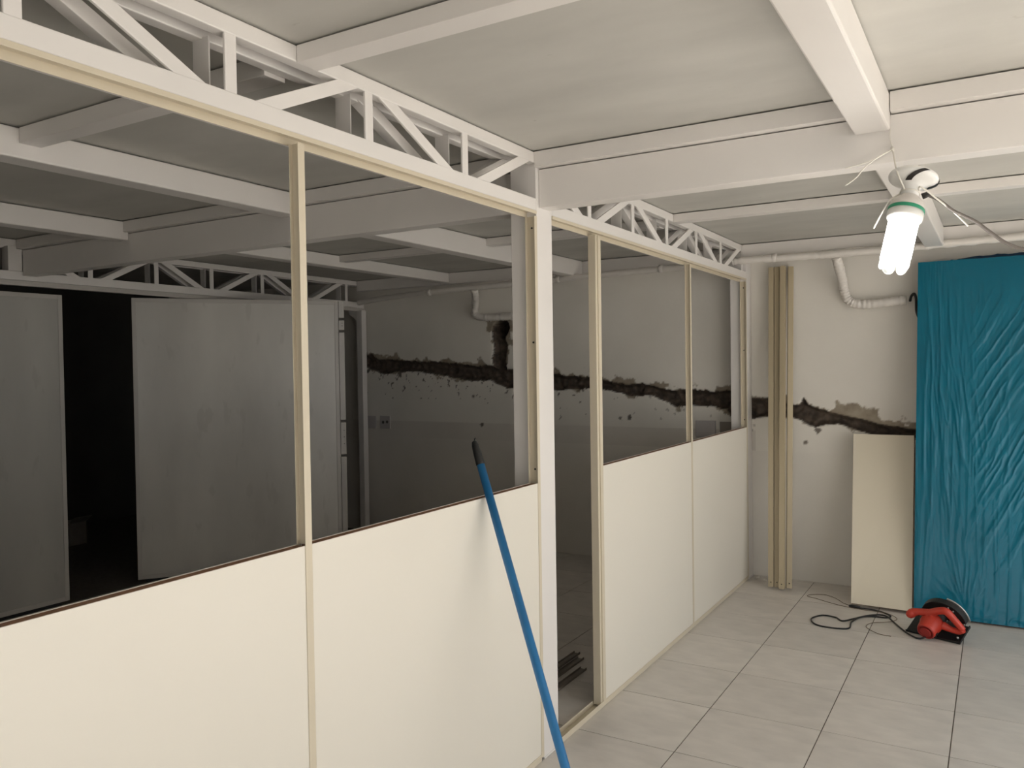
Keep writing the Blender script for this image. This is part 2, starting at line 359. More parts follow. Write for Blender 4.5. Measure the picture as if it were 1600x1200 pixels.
far_nodes = [(0.03, 'top'), (0.461, 'bot'), (0.932, 'top'), (1.386, 'bot'), (1.863, 'top'), (2.333, 'bot'), (2.815, 'top')]
truss('white double lattice girder over the near partition, left of the middle column', 0.0, -2.42, 0.0, near_nodes)
truss('white double lattice girder over the far partition, reaching the back wall', 0.0, 0.12, 2.905, far_nodes)
ln = [(y-0.02, k) for y, k in near_nodes[:-1]] + [(-0.02, 'top')] + [(y-0.02, k) for y, k in far_nodes[1:]]
tg = truss('grey lattice girder in shade above the two gate leaves', -3.46, -2.42, 3.02, ln, 2.010, 2.062)
MB().box(-3.50, -3.455, -0.06, 0.02, 2.062, 2.205).build('end_plate', steel, tg, 0.002)
at(tg)
# gate head rail under it
gr = thing('gate_rail', 'pale steel head rail under the shaded lattice girder', 'rail', (-3.5, 0, 1.968))
MB().box(-3.565, -3.452, -2.4, 3.02, 1.989, 2.008).build('rail_web', gatef, gr, 0.002)
MB().box(-3.472, -3.450, -2.4, 3.02, 1.9785, 1.9895).build('rail_lip', gatef, gr, 0.002)
at(gr)

def beam_x(name, label, x0, x1, y0, y1, z0, z1, lip=0.0, group=None, cat='beam'):
    """rolled channel running along x with its closed side towards -y"""
    t = thing(name, label, cat, ((x0+x1)/2, (y0+y1)/2, z0), group)
    MB().box(x0, x1, y0, y0+0.006 if lip else y1, z0, z1).build('web', steel, t, 0.0015)
    if lip:
        MB().box(x0, x1, y0+0.0055, y1, z0, z0+0.006).build('bottom_flange', steel, t, 0.0015)
        MB().box(x0, x1, y0+0.0055, y1, z1-0.006, z1).build('top_flange', steel, t, 0.0015)
        MB().box(x0, x1, y1-0.006, y1, z0+0.0055, z0+0.03).build('flange_lip', steel, t, 0.001)
    at(t); return t
beam_x('main_beam', 'deep white channel beam running right from the middle column', 0.001, XR, 0.02, 0.098, 2.046, 2.186, 0.075)
beam_x('main_beam', 'deep white channel beam crossing the shaded left room', -3.45, -0.111, 0.02, 0.098, 2.036, 2.186, 0.075)
beam_x('ceiling_joist', 'flat white joist lying on the main beam, from middle column to big beam', 0.001, 1.083, -0.015, 0.06, 2.190, TOP, 0, 'x', 'joist')
beam_x('ceiling_joist', 'flat white joist lying on the main beam, right of the big beam', 1.186, XR, -0.015, 0.06, 2.190, TOP, 0, 'x', 'joist')
beam_x('ceiling_joist', 'shaded joist on the left room main beam, between partition and nearer shaded beam', -1.218, -0.111, -0.015, 0.06, 2.190, TOP, 0, 'x', 'joist')
beam_x('ceiling_joist', 'shaded joist on the left room main beam, between the two shaded long beams', -2.438, -1.322, -0.015, 0.06, 2.190, TOP, 0, 'x', 'joist')
beam_x('ceiling_joist', 'dim joist on the left room main beam, above the gate girder', -3.45, -2.542, -0.015, 0.06, 2.190, TOP, 0, 'x', 'joist')
beam_x('ceiling_joist', 'white joist at top edge of photo, meeting the near girder', 0.001, 1.083, -1.187, -1.118, 2.203, TOP, 0, 'x', 'joist')
beam_x('ceiling_joist', 'white joist right of the big foreground beam above the camera', 1.186, XR, -1.187, -1.118, 2.203, TOP, 0, 'x', 'joist')
beam_x('ceiling_joist', 'shaded joist running left from near girder to the nearer shaded beam', -1.218, -0.111, -1.187, -1.118, 2.195, TOP, 0, 'x', 'joist')
beam_x('ceiling_joist', 'white joist behind the hanging lamp, from far girder to long beam', 0.001, 1.083, 1.475, 1.545, 2.203, TOP, 0, 'x', 'joist')
beam_x('ceiling_joist', 'white joist behind the hanging lamp, right of long beam', 1.186, XR, 1.475, 1.545, 2.203, TOP, 0, 'x', 'joist')
beam_x('ceiling_joist', 'dim joist behind middle column, left room beyond main beam', -1.218, -0.111, 1.57, 1.64, 2.200, TOP, 0, 'x', 'joist')
beam_x('ceiling_joist', 'dim joist between two far beams in left room beyond main beam', -2.438, -1.322, 1.60, 1.67, 2.200, TOP, 0, 'x', 'joist')
beam_x('wall_joist', 'white edge joist along the back wall above the pale pipe', 0.001, XR, 2.80, 2.87, 2.168, TOP, 0, None, 'joist')
beam_x('wall_joist', 'shaded edge joist along the back wall of the left room', -3.45, -0.111, 2.92, 2.99, 2.155, TOP, 0, None, 'joist')
for o in bpy.data.objects:
    if o.get('group') == 'x': o['group'] = 'ceiling joists'

def beam_y(label, x0, x1, y0, y1, z0, group='long beams'):
    t = thing('long_beam', label, 'beam', ((x0+x1)/2, (y0+y1)/2, z0), group)
    MB().box(x0, x1, y0, y1, z0, TOP).build('box_section', steel, t, 0.006)
    MB().box(x0+0.004, x1-0.004, y1-0.0005, y1+0.001, z0+0.004, TOP-0.004).build('end_cap', steel, t)
    at(t); return t
beam_y('big white box beam at top of photo, notched over the main beam', 1.085, 1.184, YF, 0.0165, 2.140)
beam_y('white box beam directly behind the hanging lamp, ending above the pipe', 1.085, 1.184, 0.10, 2.797, 2.128)
beam_y('shaded box beam in left room nearest the near girder', -1.320, -1.220, YF, 0.0165, 2.148)
beam_y('shaded box beam far left above the gate leaves', -2.540, -2.440, YF, 0.0165, 2.150)
beam_y('dim box beam beyond the left main beam, seen left of middle column', -1.320, -1.220, 0.10, 2.91, 2.128)
beam_y('dimmest box beam beyond the left main beam, farthest from partition', -2.540, -2.440, 0.10, 2.91, 2.165)

# ------------------------------------------------------------------ partition
ZP = 1.031
def ppanel(label, y0, y1):
    t = thing('partition_panel', label, 'panel', (-0.017, (y0+y1)/2, 0), 'lower partition panels')
    MB().box(-0.0335, -0.0300, y0, y1, 0.022, ZP).build('back_skin', panelm, t)
    MB().box(-0.0300, -0.0035, y0+0.0005, y1-0.0005, 0.022, ZP-0.0015).build('core', mdf, t)['label'] = 'raw brown fibreboard edge'
    MB().box(-0.0035, 0.0, y0, y1, 0.022, ZP).build('front_skin', panelm, t, 0.0004)
    at(t); return t
ppanel('cream lower panel at left edge of photo with brown raw top edge', -2.405, -1.188)
ppanel('cream lower panel behind the blue pole with brown raw top edge', -1.172, -0.018)
ppanel('cream lower panel right of the open slot', 0.558, 1.732)
ppanel('cream lower panel beside the back wall, farthest along partition', 1.748, 2.888)

def hprof(name, label, y, z0, z1, low=True):
    """H-section: web across the wall thickness, flanges on both faces"""
    t = thing(name, label, 'profile', (-0.018, y, 0))
    MB().box(-0.0270, 0.0005, y-0.001, y+0.001, max(z0, ZP+0.001), z1).build('web', cream, t)
    MB().box(0.0003, 0.0023, y-0.0112, y+0.0112, z0, z1).build('front_flange', cream, t, 0.0006)
    MB().box(-0.0362, -0.0340, y-0.0112, y+0.0112, z0, ZP).build('rear_flange', cream, t, 0.0006)
    MB().box(-0.0285, -0.0265, y-0.0112, y+0.0112, ZP+0.001, z1).build('rear_flange', cream, t, 0.0006)
    at(t); return t
hprof('mullion_profile', 'cream H profile upright between the two near partition panels', -1.180, 0.012, 2.012)
hprof('mullion_profile', 'cream H profile upright between the two far partition panels', 1.740, 0.012, 2.012)
def uprof(name, label, y, d, z0, z1, w_=0.018):
    """U profile against a post at y, open towards d (+1 / -1 along y)"""
    t = thing(name, label, 'profile', (-0.018, y, z0))
    ya, yc = sorted((y, y+d*0.003)); MB().box(-0.0362, 0.0003, ya, yc, z0, z1).build('web', cream, t)
    ya, yc = sorted((y, y+d*w_))
    MB().box(0.0003, 0.0023, ya, yc, z0, z1).build('front_flange', cream, t, 0.0006)
    MB().box(-0.0385, -0.0362, ya, yc, z0, z1).build('rear_flange', cream, t, 0.0006)
    sc = MB()
    for zz_ in (ZP+0.05, 1.55, 1.97):
        fr = (Vector((-0.018, y+d*0.003, zz_)), Vector((1, 0, 0)), Vector((0, 0, 1)), Vector((0, d, 0)))
        MB().lathe([(0.004, 0), (0.0035, 0.0018), (0.001, 0.002)], fr, 10).build('screw', blackm, t)
    at(t); return t
uprof('jamb_profile', 'cream U profile fixed to left side of middle column', -0.0005, -1, 0.012, 2.012, 0.019)
uprof('jamb_profile', 'cream U profile fixed to the column by back wall', 2.9045, -1, 0.012, 2.012, 0.019)
j = uprof('jamb_profile', 'cream U profile upright on right side of open slot', 0.530, 1, 0.012, 2.012, 0.027)
MB().box(-0.036, -0.002, 0.512, 0.529, 0.012, 2.012).build('infill_strip', cream, j, 0.001); at(j)
def track(name, label, y0, y1, z, d, h=0.012):
    t = thing(name, label, 'track', (-0.018, (y0+y1)/2, z))
    za, zc = sorted((z, z+d*0.002)); MB().box(-0.0395, 0.0, y0, y1, za, zc).build('web', cream, t)
    za, zc = sorted((z, z+d*h))
    MB().box(0.0, 0.0026, y0, y1, za, zc).build('front_flange', cream, t, 0.0005)
    za, zc = sorted((z, z+d*h*(1.75 if d < 0 else 1)))
    MB().box(-0.0425, -0.0395, y0, y1, za, zc).build('rear_flange', cream, t, 0.0005)
    at(t); return t
track('head_track', 'cream head channel under the near lattice girder', -2.405, -0.001, 2.0315, -1)
track('head_track', 'cream head channel under the far lattice girder', 0.121, 2.904, 2.0315, -1)
track('floor_track', 'cream floor channel under the near panels', -2.405, -0.020, 0.0005, 1, 0.024)
track('floor_track', 'cream floor channel across the open slot and under far panels', 0.121, 2.884, 0.0005, 1, 0.024)

# ------------------------------------------------------------------ gate leaves and store room
def leaf(name, label, p0, p1, ztop, strip, mat):
    a = Vector((*p0, 0)); c = Vector((*p1, 0)); d = (c-a); Lh = d.length; d.normalize(); n = Vector((-d.y, d.x, 0))
    if n.dot(CAM-a) < 0: n = -n
    t = thing(name, label, 'gate', ((a+c)/2)); t.location.z = 0.0
    def slab(nm, s0, s1, z0, z1, n0, n1, mt, bev=0.002):
        P = [a+d*s0+n*n0, a+d*s1+n*n0, a+d*s1+n*n1, a+d*s0+n*n1]
        return MB().hexa([(p.x, p.y, z0) for p in P]+[(p.x, p.y, z1) for p in P]).build(nm, mt, t, bev)
    fw_ = 0.028
    slab('sheet', fw_*0.5, Lh-fw_*0.5, 0.035, ztop-fw_*0.5, -0.028, -0.004, mat)
    slab('stile', 0, fw_, 0.02, ztop, -0.035, 0.0, gatef); slab('stile', Lh-fw_, Lh, 0.02, ztop, -0.035, 0.0, gatef)
    slab('rail', fw_, Lh-fw_, ztop-fw_, ztop, -0.035, 0.0, gatef); slab('rail', fw_, Lh-fw_, 0.02, 0.02+fw_, -0.035, 0.0, gatef)
    if strip:
        for (za, zc) in ((0.02, 0.80), (0.82, 1.06), (1.08, 1.74), (1.76, 1.83), (1.85, ztop)):
            st = slab('edge_strip', Lh+0.004, Lh+0.045, za, zc, -0.040, -0.008, gatef)
        for zz_ in (0.9, 0.95, 1.0, 1.79, 1.81):
            fr = (a+d*(Lh+0.03)+n*-0.009+Vector((0, 0, zz_)), d, Vector((0, 0, 1)), n)
            MB().lathe([(0.004, 0), (0.003, 0.002), (0.001, 0.0022)], fr, 8).build('rivet', blackm, t)
        slab('bottom_pad', 0.05, Lh-0.05, 0.0, 0.02, -0.03, -0.005, blackp)
    else:
        slab('bottom_pad', 0.05, Lh-0.05, 0.0, 0.02, -0.03, -0.005, blackp)
    at(t); return t
leaf('gate_leaf', 'large grey sheet gate leaf standing askew right of the black gap', (-3.675, 0.864), (-2.806, 1.976), 1.976, True, gatem)
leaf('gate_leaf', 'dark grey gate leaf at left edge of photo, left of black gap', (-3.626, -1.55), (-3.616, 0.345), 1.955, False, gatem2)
cx = thing('carton', 'small pale carton barely visible in the black gap', 'box', (-5.35, 1.43, 0.0))
MB().box(-5.48, -5.28, 1.33, 1.485, 0.0, 0.19).build('body', cartonm, cx, 0.003)
MB().hexa([(-5.28, 1.33, 0.190), (-5.20, 1.33, 0.245), (-5.20, 1.485, 0.245), (-5.28, 1.485, 0.190), (-5.28, 1.33, 0.193), (-5.202, 1.33, 0.249), (-5.202, 1.485, 0.249), (-5.28, 1.485, 0.193)]).build('flap', cartonm, cx)
at(cx)

# strips lying on the shaded floor behind the slot
for lab, x_, y0, y1 in (('dusty dark metal strip on shaded floor, farthest from the slot', -0.385, 0.45, 1.06),
                        ('dusty dark metal strip on shaded floor, middle of three', -0.335, 0.35, 1.00),
                        ('dusty dark metal strip on shaded floor, nearest the slot', -0.262, 0.30, 0.88)):
    t = thing('metal_strip', lab, 'strip', (x_, (y0+y1)/2, 0), 'metal strips on shaded floor')
    MB().box(x_-0.017, x_+0.017, y0, y1, 0.0, 0.003).build('web', stripm, t)
    MB().box(x_-0.017, x_-0.014, y0, y1, 0.003, 0.011).build('flange', stripm, t); MB().box(x_+0.014, x_+0.017, y0, y1, 0.003, 0.011).build('flange', stripm, t)
    at(t)

# ------------------------------------------------------------------ pipes on back wall
def wrap_pipe(pts, r, seg=12):
    P = spline(pts, 12); out = []
    for i, p in enumerate(P): out.append(r*(1+0.10*math.sin(i*1.9)+random.uniform(-0.06, 0.08)))
    return MB().tube(P, out, seg)
pp = thing('wrapped_pipe', 'long pale wrapped pipe running along the back wall under the joists', 'pipe', (0, 2.76, 2.13))
wrap_pipe([(-3.38, 2.86, 2.045), (-3.0, 2.82, 2.070), (-2.432, 2.80, 2.088), (-1.708, 2.79, 2.103), (-1.0, 2.78, 2.118), (-0.35, 2.765, 2.128), (-0.06, 2.752, 2.134)], 0.022).build('pipe_run', pipem, pp)
wrap_pipe([(-0.06, 2.752, 2.134), (0.03, 2.755, 2.136), (0.41, 2.762, 2.133), (0.61, 2.766, 2.133), (1.135, 2.766, 2.141), (1.58, 2.768, 2.149), (2.4, 2.77, 2.158), (XR, 2.77, 2.162)], 0.0235).build('pipe_run', pipem, pp)
wrap_pipe([(0.590, 2.785, 2.118), (0.598, 2.84, 2.06), (0.603, 2.93, 1.99), (0.606, 2.975, 1.93), (0.628, 2.99, 1.862), (0.69, 2.994, 1.830), (0.80, 2.994, 1.828), (0.92, 2.995, 1.838), (0.965, 2.995, 1.837)], 0.0285).build('pipe_drop', pipem, pp)
wrap_pipe([(-2.125, 2.81, 2.085), (-2.150, 2.86, 2.03), (-2.205, 2.94, 1.975), (-2.243, 2.985, 1.925), (-2.225, 2.993, 1.885), (-2.135, 2.995, 1.868), (-2.0, 2.995, 1.867), (-1.86, 2.995, 1.866)], 0.0285).build('pipe_drop', pipem, pp)
for x_, z_, y_ in ((-2.56, 2.085, 2.80), (-1.36, 2.112, 2.785), (-0.55, 2.126, 2.77), (0.22, 2.138, 2.76), (1.10, 2.141, 2.766), (1.90, 2.153, 2.769)):
    MB().tube([(x_-0.016, y_, z_), (x_-0.009, y_, z_), (x_+0.009, y_, z_+0.001), (x_+0.016, y_, z_)], [0.024, 0.0285, 0.0285, 0.024], 12).build('wrap_band', pipem, pp)
at(pp)
tag(MB().tube(spline([(0.986, 3.01, 1.835), (0.995, 2.985, 1.862), (1.012, 2.975, 1.875), (1.022, 2.975, 1.845), (1.026, 2.97, 1.76), (1.05, 2.985, 1.70)], 8), 0.008, 8).build('cable_loop', blackp), 'short black cable loop on wall at left edge of blue sheet', 'cable')

def wall_plate(label, x, z, holes, mat, w_=0.058, h=0.057):
    t = thing('wall_plate', label, 'outlet', (x, YB, z))
    MB().box(x-w_, x+w_, YB-0.009, YB, z-h, z+h).build('plate', mat, t, 0.003)
    for dx, dz in holes:
        fr = (Vector((x+dx, YB-0.0085, z+dz)), Vector((1, 0, 0)), Vector((0, 0, 1)), Vector((0, -1, 0)))
        MB().lathe([(0.014, 0), (0.013, 0.002), (0.010, 0.0022)], fr, 14).build('socket', ventm, t)
    at(t)
wall_plate('blank pale wall plate low in far left corner', -3.405, 0.982, [], platem)
wall_plate('pale wall plate with dark socket holes, right of the blank one', -3.240, 0.984, [(-0.022, 0), (0.024, 0.004)], platem)
wall_plate('pale square wall plate seen just above the last partition panel', -0.325, 1.003, [], platem, 0.072, 0.058)
wall_plate('dark rectangular wall plate close to the far column above last panel', -0.175, 1.010, [], platem2, 0.048, 0.045)

# ------------------------------------------------------------------ leaning bundle of profiles
def lean_profile(label, base, top, w_, dpt, yaw):
    a = Vector(base); c = Vector(top); ax = (c-a).normalized(); e1 = Vector((math.cos(yaw), math.sin(yaw), 0)); e1 = (e1-ax*e1.dot(ax)).normalized(); e2 = ax.cross(e1)  # e2 ~ +y
    t = thing('profile_bar', label, 'profile', base, 'olive cream profiles against back wall')
    def bar(nm, u0_, u1_, v0_, v1_, mt=profm):
        Q = [e1*u0_+e2*v0_, e1*u1_+e2*v0_, e1*u1_+e2*v1_, e1*u0_+e2*v1_]
        return MB().hexa([a+q for q in Q]+[c+q for q in Q]).build(nm, mt, t, 0.0012)
    h = w_/2
    bar('front_flange', -h, h, -dpt/2, -dpt/2+0.003); bar('rear_flange', -h, h, dpt/2-0.003, dpt/2); bar('web', -0.013, 0.013, -dpt/2+0.003, dpt/2-0.003)
    fr = (a+ax*0.03-e2*(dpt/2), e1, ax, -e2)
    MB().lathe([(0.004, 0), (0.003, 0.001), (0.001, 0.0012)], fr, 8).build('screw_hole', blackm, t)
    at(t)
lean_profile('leftmost olive cream profile leaning on back wall', (0.190, 2.735, 0.012), (0.149, 2.985, 2.10), 0.034, 0.036, 0.05)
lean_profile('second olive cream profile from left leaning on back wall, set slightly back', (0.226, 2.742, 0.012), (0.184, 3.000, 2.102), 0.034, 0.032, 0.05)
lean_profile('third olive cream profile from left leaning on back wall, foremost of the bundle', (0.262, 2.712, 0.012), (0.226, 2.978, 2.104), 0.034, 0.036, 0.03)
lean_profile('rightmost olive cream profile leaning on back wall, set behind the others', (0.297, 2.752, 0.012), (0.270, 3.004, 2.100), 0.034, 0.028, 0.35)

# ------------------------------------------------------------------ leaning cream offcut
def quad_slab(nm, P, n, t0, t1, mat, parent, bev=0.001):
    return MB().hexa([p+n*t0 for p in P]+[p+n*t1 for p in P]).build(nm, mat, parent, bev)
lp = thing('offcut_panel', 'narrow cream panel leaning on back wall beside the blue sheet', 'panel', (0.85, 2.6, 0))
A0, B0, A1, B1 = Vector((0.697, 2.560, 0.018)), Vector((1.028, 2.545, 0.018)), Vector((0.664, 2.93, 1.003)), Vector((1.012, 2.93, 1.003))
nn = (B0-A0).cross(A1-A0).normalized()
if nn.y > 0: nn = -nn
quad_slab('front_skin', [A0, B0, B1, A1], nn, -0.003, 0.0, panelm2, lp)
e_ = 0.001
quad_slab('core', [A0, B0, B1, A1], nn, -0.031, -0.0032, mdf, lp)['label'] = 'raw fibreboard edge'
quad_slab('back_skin', [A0, B0, B1, A1], nn, -0.034, -0.0312, panelm2, lp)
at(lp)

# ------------------------------------------------------------------ blue film wrapped stack
bs = thing('wrapped_sheet', 'tall panel wrapped in wrinkled blue plastic film, leaning right of cream panel', 'sheet', (1.65, 2.6, 0))
A0 = Vector((1.037, 2.530, 0.012)); ex_ = Vector((1, -0.012, 0)).normalized(); ez_ = (Vector((1.040, 2.90, 2.058))-A0); Hs = ez_.length; ez_.normalize()
Wd = 1.26; nn = ex_.cross(ez_).normalized()
if nn.y > 0: nn = -nn
nu, nv_ = 300, 330
U, V = np.meshgrid(np.linspace(0, Wd, nu), np.linspace(0, Hs, nv_), indexing='ij')
def ridge(x, y, s): return 1-np.abs(2*fbm(x, y, s, 3)-1)*1.0
def crest(x, y, s, p=5): return np.clip(1-2.6*np.abs(fbm(x, y, s, 2)-0.5), 0, 1)**p
wl = np.exp(-((U-0.10)/0.10)**2)*sst(0.25, 0.8, V)              # long folds down the left edge
f1 = crest(U*26+0.6*fbm(U*3, V*2, 3), V*1.1, 41, 4)*(0.35+0.65*wl)*sst(2.06, 1.7, V)
ang = math.radians(64); s_ = U*math.cos(ang)+V*math.sin(ang); t_ = -U*math.sin(ang)+V*math.cos(ang)
wr = sst(0.22, 0.42, U)*sst(0.15, 0.7, V)*sst(1.98, 1.55, V)      # slanting creases on the right
f2 = crest(t_*21+1.2*fbm(U*4, V*4, 9), s_*1.7, 52, 4)*wr
wc = np.exp(-((U-0.22)/0.14)**2)*np.exp(-((V-1.15)/0.45)**2)
f3 = crest(U*34+V*4, V*3.0, 63, 4)*wc
fan = np.exp(-((U-0.24)/0.09)**2-((V-0.22)/0.13)**2)
f4 = crest((np.arctan2(V-0.02, U-0.27)*9), np.hypot(U-0.27, V-0.02)*3, 71, 4)*fan
f5 = crest(U*14, V*18, 77, 4)*np.exp(-(V/0.07)**2)
f6 = crest(t_*55+0.8*fbm(U*9, V*9, 19), s_*3.2, 91, 3)*wr+crest(U*70, V*2.6, 95, 3)*(wl+wc)*0.7
Hh = 0.0024*f6+0.0075*f1+0.0095*f2+0.0075*f3+0.005*f4+0.006*f5+0.004*(fbm(U*3, V*3, 5)-0.5)+0.0015*(fbm(U*40, V*12, 6)-0.5)
taper = sst(0, 0.012, U)*sst(0, 0.01, Wd-U)
Hh = Hh*taper
PX = [A0[i]+ex_[i]*U+ez_[i]*V+nn[i]*Hh for i in range(3)]
vv = np.stack(PX, -1).reshape(-1, 3); idx = np.arange(nu*nv_).reshape(nu, nv_)
q = np.stack([idx[:-1, :-1], idx[1:, :-1], idx[1:, 1:], idx[:-1, 1:]], -1).reshape(-1, 4)
mb = MB(); mb.add(vv.tolist(), q.tolist(), True)
# turn the film round the side, top and bottom edges
P4 = [A0, A0+ex_*Wd, A0+ex_*Wd+ez_*Hs, A0+ez_*Hs]
mb.build('film_front', film, bs)
quad_slab('board_stack', [A0+ex_*0.004+ez_*0.003, A0+ex_*(Wd-0.004)+ez_*0.003, A0+ex_*(Wd-0.004)+ez_*(Hs-0.003), A0+ex_*0.004+ez_*(Hs-0.003)], nn, -0.088, -0.004, mdf, bs)
quad_slab('film_side', [A0, A0+ex_*0.0035, A0+ex_*0.0035+ez_*Hs, A0+ez_*Hs], nn, -0.090, -0.0005, filmd, bs, 0)  # darker blue holds the shade on the side of the stack
quad_slab('film_top', [A0+ez_*(Hs-0.0025), A0+ez_*(Hs-0.0025)+ex_*Wd, A0+ez_*Hs+ex_*Wd, A0+ez_*Hs], nn, -0.090, -0.0005, filmd, bs, 0)
fr_v = []; fr_f = []
for k in range(61):
    u = 0.12+1.1*k/60; z_ = 0.016+0.022*sst(0.12, 0.3, np.array(u))+0.012*random.random()*abs(math.sin(k*0.5))
    for zz_, n_ in ((-0.02, -0.086), (float(z_), -0.089)): fr_v.append(A0+ex_*u+ez_*(Hs+zz_)+nn*n_)
    for zz_, n_ in ((-0.02, -0.0885), (float(z_), -0.0915)): fr_v.append(A0+ex_*u+ez_*(Hs+zz_)+nn*n_)
for k in range(60):
    o_ = 4*k; fr_f += [(o_, o_+4, o_+5, o_+1), (o_+2, o_+3, o_+7, o_+6), (o_+1, o_+5, o_+7, o_+3)]
mb = MB(); mb.add(fr_v, fr_f); mb.build('film_fringe', filmd, bs)
at(bs)

# ------------------------------------------------------------------ blue pole leaning on partition
bpole = thing('broom_pole', 'blue plastic-sleeved pole with black end leaning on near partition', 'pole', (0.511, -0.615, 0))
F = Vector((0.500, -0.600, 0.012)); K = Vector((0.0165, -0.383, 1.052)); dr = (K-F).normalized(); Tp = K+dr*0.155
MB().tube([F+dr*0.0, F+dr*0.02, K+dr*0.10], [0.0145, 0.0145, 0.0138], 16).build('sleeve', bluepole, bpole)
MB().tube([K+dr*0.095, K+dr*0.10, K+dr*0.14, K+dr*0.165, K+dr*0.178, K+dr*0.182], [0.0148, 0.0150, 0.0138, 0.0120, 0.0085, 0.003], 14).build('end_cap', blackp, bpole)
MB().tube([F-dr*0.004, F+dr*0.03], [0.0155, 0.0155], 14).build('foot_cap', blackp, bpole)
MB().tube([K+dr*0.178, K+dr*0.186+Vector((0.004, 0, 0.004)), K+dr*0.19+Vector((0.010, 0, 0.002))], 0.002, 6).build('hanging_loop', blackp, bpole)
at(bpole)

# ------------------------------------------------------------------ hanging lamp
LF = Vector((1.258, -0.15, 1.960)); dd = Vector((-0.165, -0.30, -0.94)).normalized()
e1 = (Vector((1, 0, 0))-dd*dd.x).normalized(); e2 = e1.cross(dd)
if e2.z < 0: e2 = -e2
FR = (LF, e1, e2, dd)
lamp = thing('hanging_lamp', 'lit fluorescent lamp hanging from white holder under the main beam', 'lamp', LF)
prof = [(0.054, -0.008), (0.061, -0.003), (0.0635, 0.003), (0.061, 0.009), (0.052, 0.014), (0.041, 0.018), (0.031, 0.023), (0.0245, 0.031), (0.0225, 0.058)]
MB().lathe(prof, FR, 40).build('holder', whitep, lamp)
MB().lathe([(0.020, 0.054), (0.026, 0.060), (0.036, 0.070), (0.0435, 0.082), (0.0455, 0.092), (0.0455, 0.096)], FR, 36).build('housing', housem, lamp)
MB().lathe([(0.0462, 0.095), (0.0468, 0.096), (0.0468, 0.104), (0.0462, 0.105)], FR, 36).build('green_ring', greenp, lamp)
rim = MB().lathe([(0.0458, 0.1045), (0.0458, 0.122), (0.043, 0.127), (0.020, 0.128)], FR, 36).build('lower_rim', whitep, lamp)
for k in range(16):
    a = math.radians(250-k*4.6) ; p = LF+(e1*math.cos(a)+e2*math.sin(a))*0.0459+dd*0.113
    tn = (-e1*math.sin(a)+e2*math.cos(a)); rn = (e1*math.cos(a)+e2*math.sin(a))
    MB().hexa([p-tn*0.0007-dd*0.003-rn*0.0005, p+tn*0.0007-dd*0.003-rn*0.0005, p+tn*0.0007-dd*0.003+rn*0.0005, p-tn*0.0007-dd*0.003+rn*0.0005,
               p-tn*0.0007+dd*0.003-rn*0.0005, p+tn*0.0007+dd*0.003-rn*0.0005, p+tn*0.0007+dd*0.003+rn*0.0005, p-tn*0.0007+dd*0.003+rn*0.0005]).build('vent_slot', ventm, rim)
for k in range(5):
    a = 2*math.pi*k/5+0.35
    rn = e1*math.cos(a)+e2*math.sin(a); tn = -e1*math.sin(a)+e2*math.cos(a)
    c0 = LF+rn*0.0290
    for sgn in (-1, 1):
        MB().tube([c0+tn*sgn*0.0098+dd*0.126, c0+tn*sgn*0.0098+dd*0.240], 0.0080, 12).build('tube', glow, lamp)
    pts = [c0+tn*0.0098+dd*0.2395]
    for q_ in range(9):
        b_ = math.pi*q_/8; pts.append(c0+tn*0.0098*math.cos(b_)+dd*(0.254+0.013*math.sin(b_)))
    pts.append(c0-tn*0.0098+dd*0.2395)
    MB().tube(pts, 0.0083, 12).build('tube_bend', glassm, lamp)
def holder_pt(ang, t, off=0.0012):
    k = t*(len(prof)-1); i = min(int(k), len(prof)-2); f_ = k-i
    r_ = prof[i][0]*(1-f_)+prof[i+1][0]*f_; h = prof[i][1]*(1-f_)+prof[i+1][1]*f_
    a = math.radians(ang); return LF+(e1*math.cos(a)+e2*math.sin(a))*(r_+off)+dd*(h+off)
def tape(path, wd, n=14):
    mb = MB(); v = []
    for k in range(n+1):
        t = k/n; an = path[0][0]*(1-t)+path[1][0]*t; tt = path[0][1]*(1-t)+path[1][1]*t
        r_ = max(0.02, (holder_pt(an, tt)-LF-dd*(holder_pt(an, tt)-LF).dot(dd)).length)
        da = math.degrees(wd/2/r_)
        for s2, of in ((-1, 0.0010), (1, 0.0010), (1, 0.0022), (-1, 0.0022)): v.append(holder_pt(an+s2*da, tt, of))
    f = [(4*k+i, 4*k+(i+1) % 4, 4*k+4+(i+1) % 4, 4*k+4+i) for k in range(n) for i in range(4)]+[(0, 1, 2, 3), (4*n, 4*n+3, 4*n+2, 4*n+1)]
    mb.add(v, f); return mb
tape([(52, 0.16), (100, 0.74)], 0.016).build('tape_strip', blackt, lamp)
tape([(-6, 0.22), (-34, 0.60)], 0.013).build('tape_strip', blackt, lamp)
nk = LF+dd*0.047
at(lamp)
# suspension cord with nail on the beam face
hc = thing('suspension_cord', 'thin white cord from nail on the main beam to the lamp holder', 'cord', (1.19, 0.017, 2.08))
MB().tube([(1.190, 0.020, 2.081), (1.190, 0.004, 2.083)], [0.004, 0.006], 8).build('nail', wirew, hc)
MB().tube(spline([(1.190, 0.008, 2.081), (1.196, -0.02, 2.062), (1.208, -0.12, 2.02), (1.224, -0.205, 1.965), nk+Vector((-0.012, -0.02, 0.01))], 8), 0.0024, 6).build('strand', wirew, hc)
MB().tube(spline([(1.185, 0.0165, 2.142), (1.183, 0.0155, 2.12), (1.190, 0.013, 2.084)], 6), 0.0012, 6).build('strand', wirew, hc)
MB().tube(spline([(1.190, 0.006, 2.082), (1.150, 0.004, 2.062), (1.112, 0.008, 2.052), (1.060, 0.010, 2.044)], 6), 0.0018, 6).build('strand', wirew, hc)
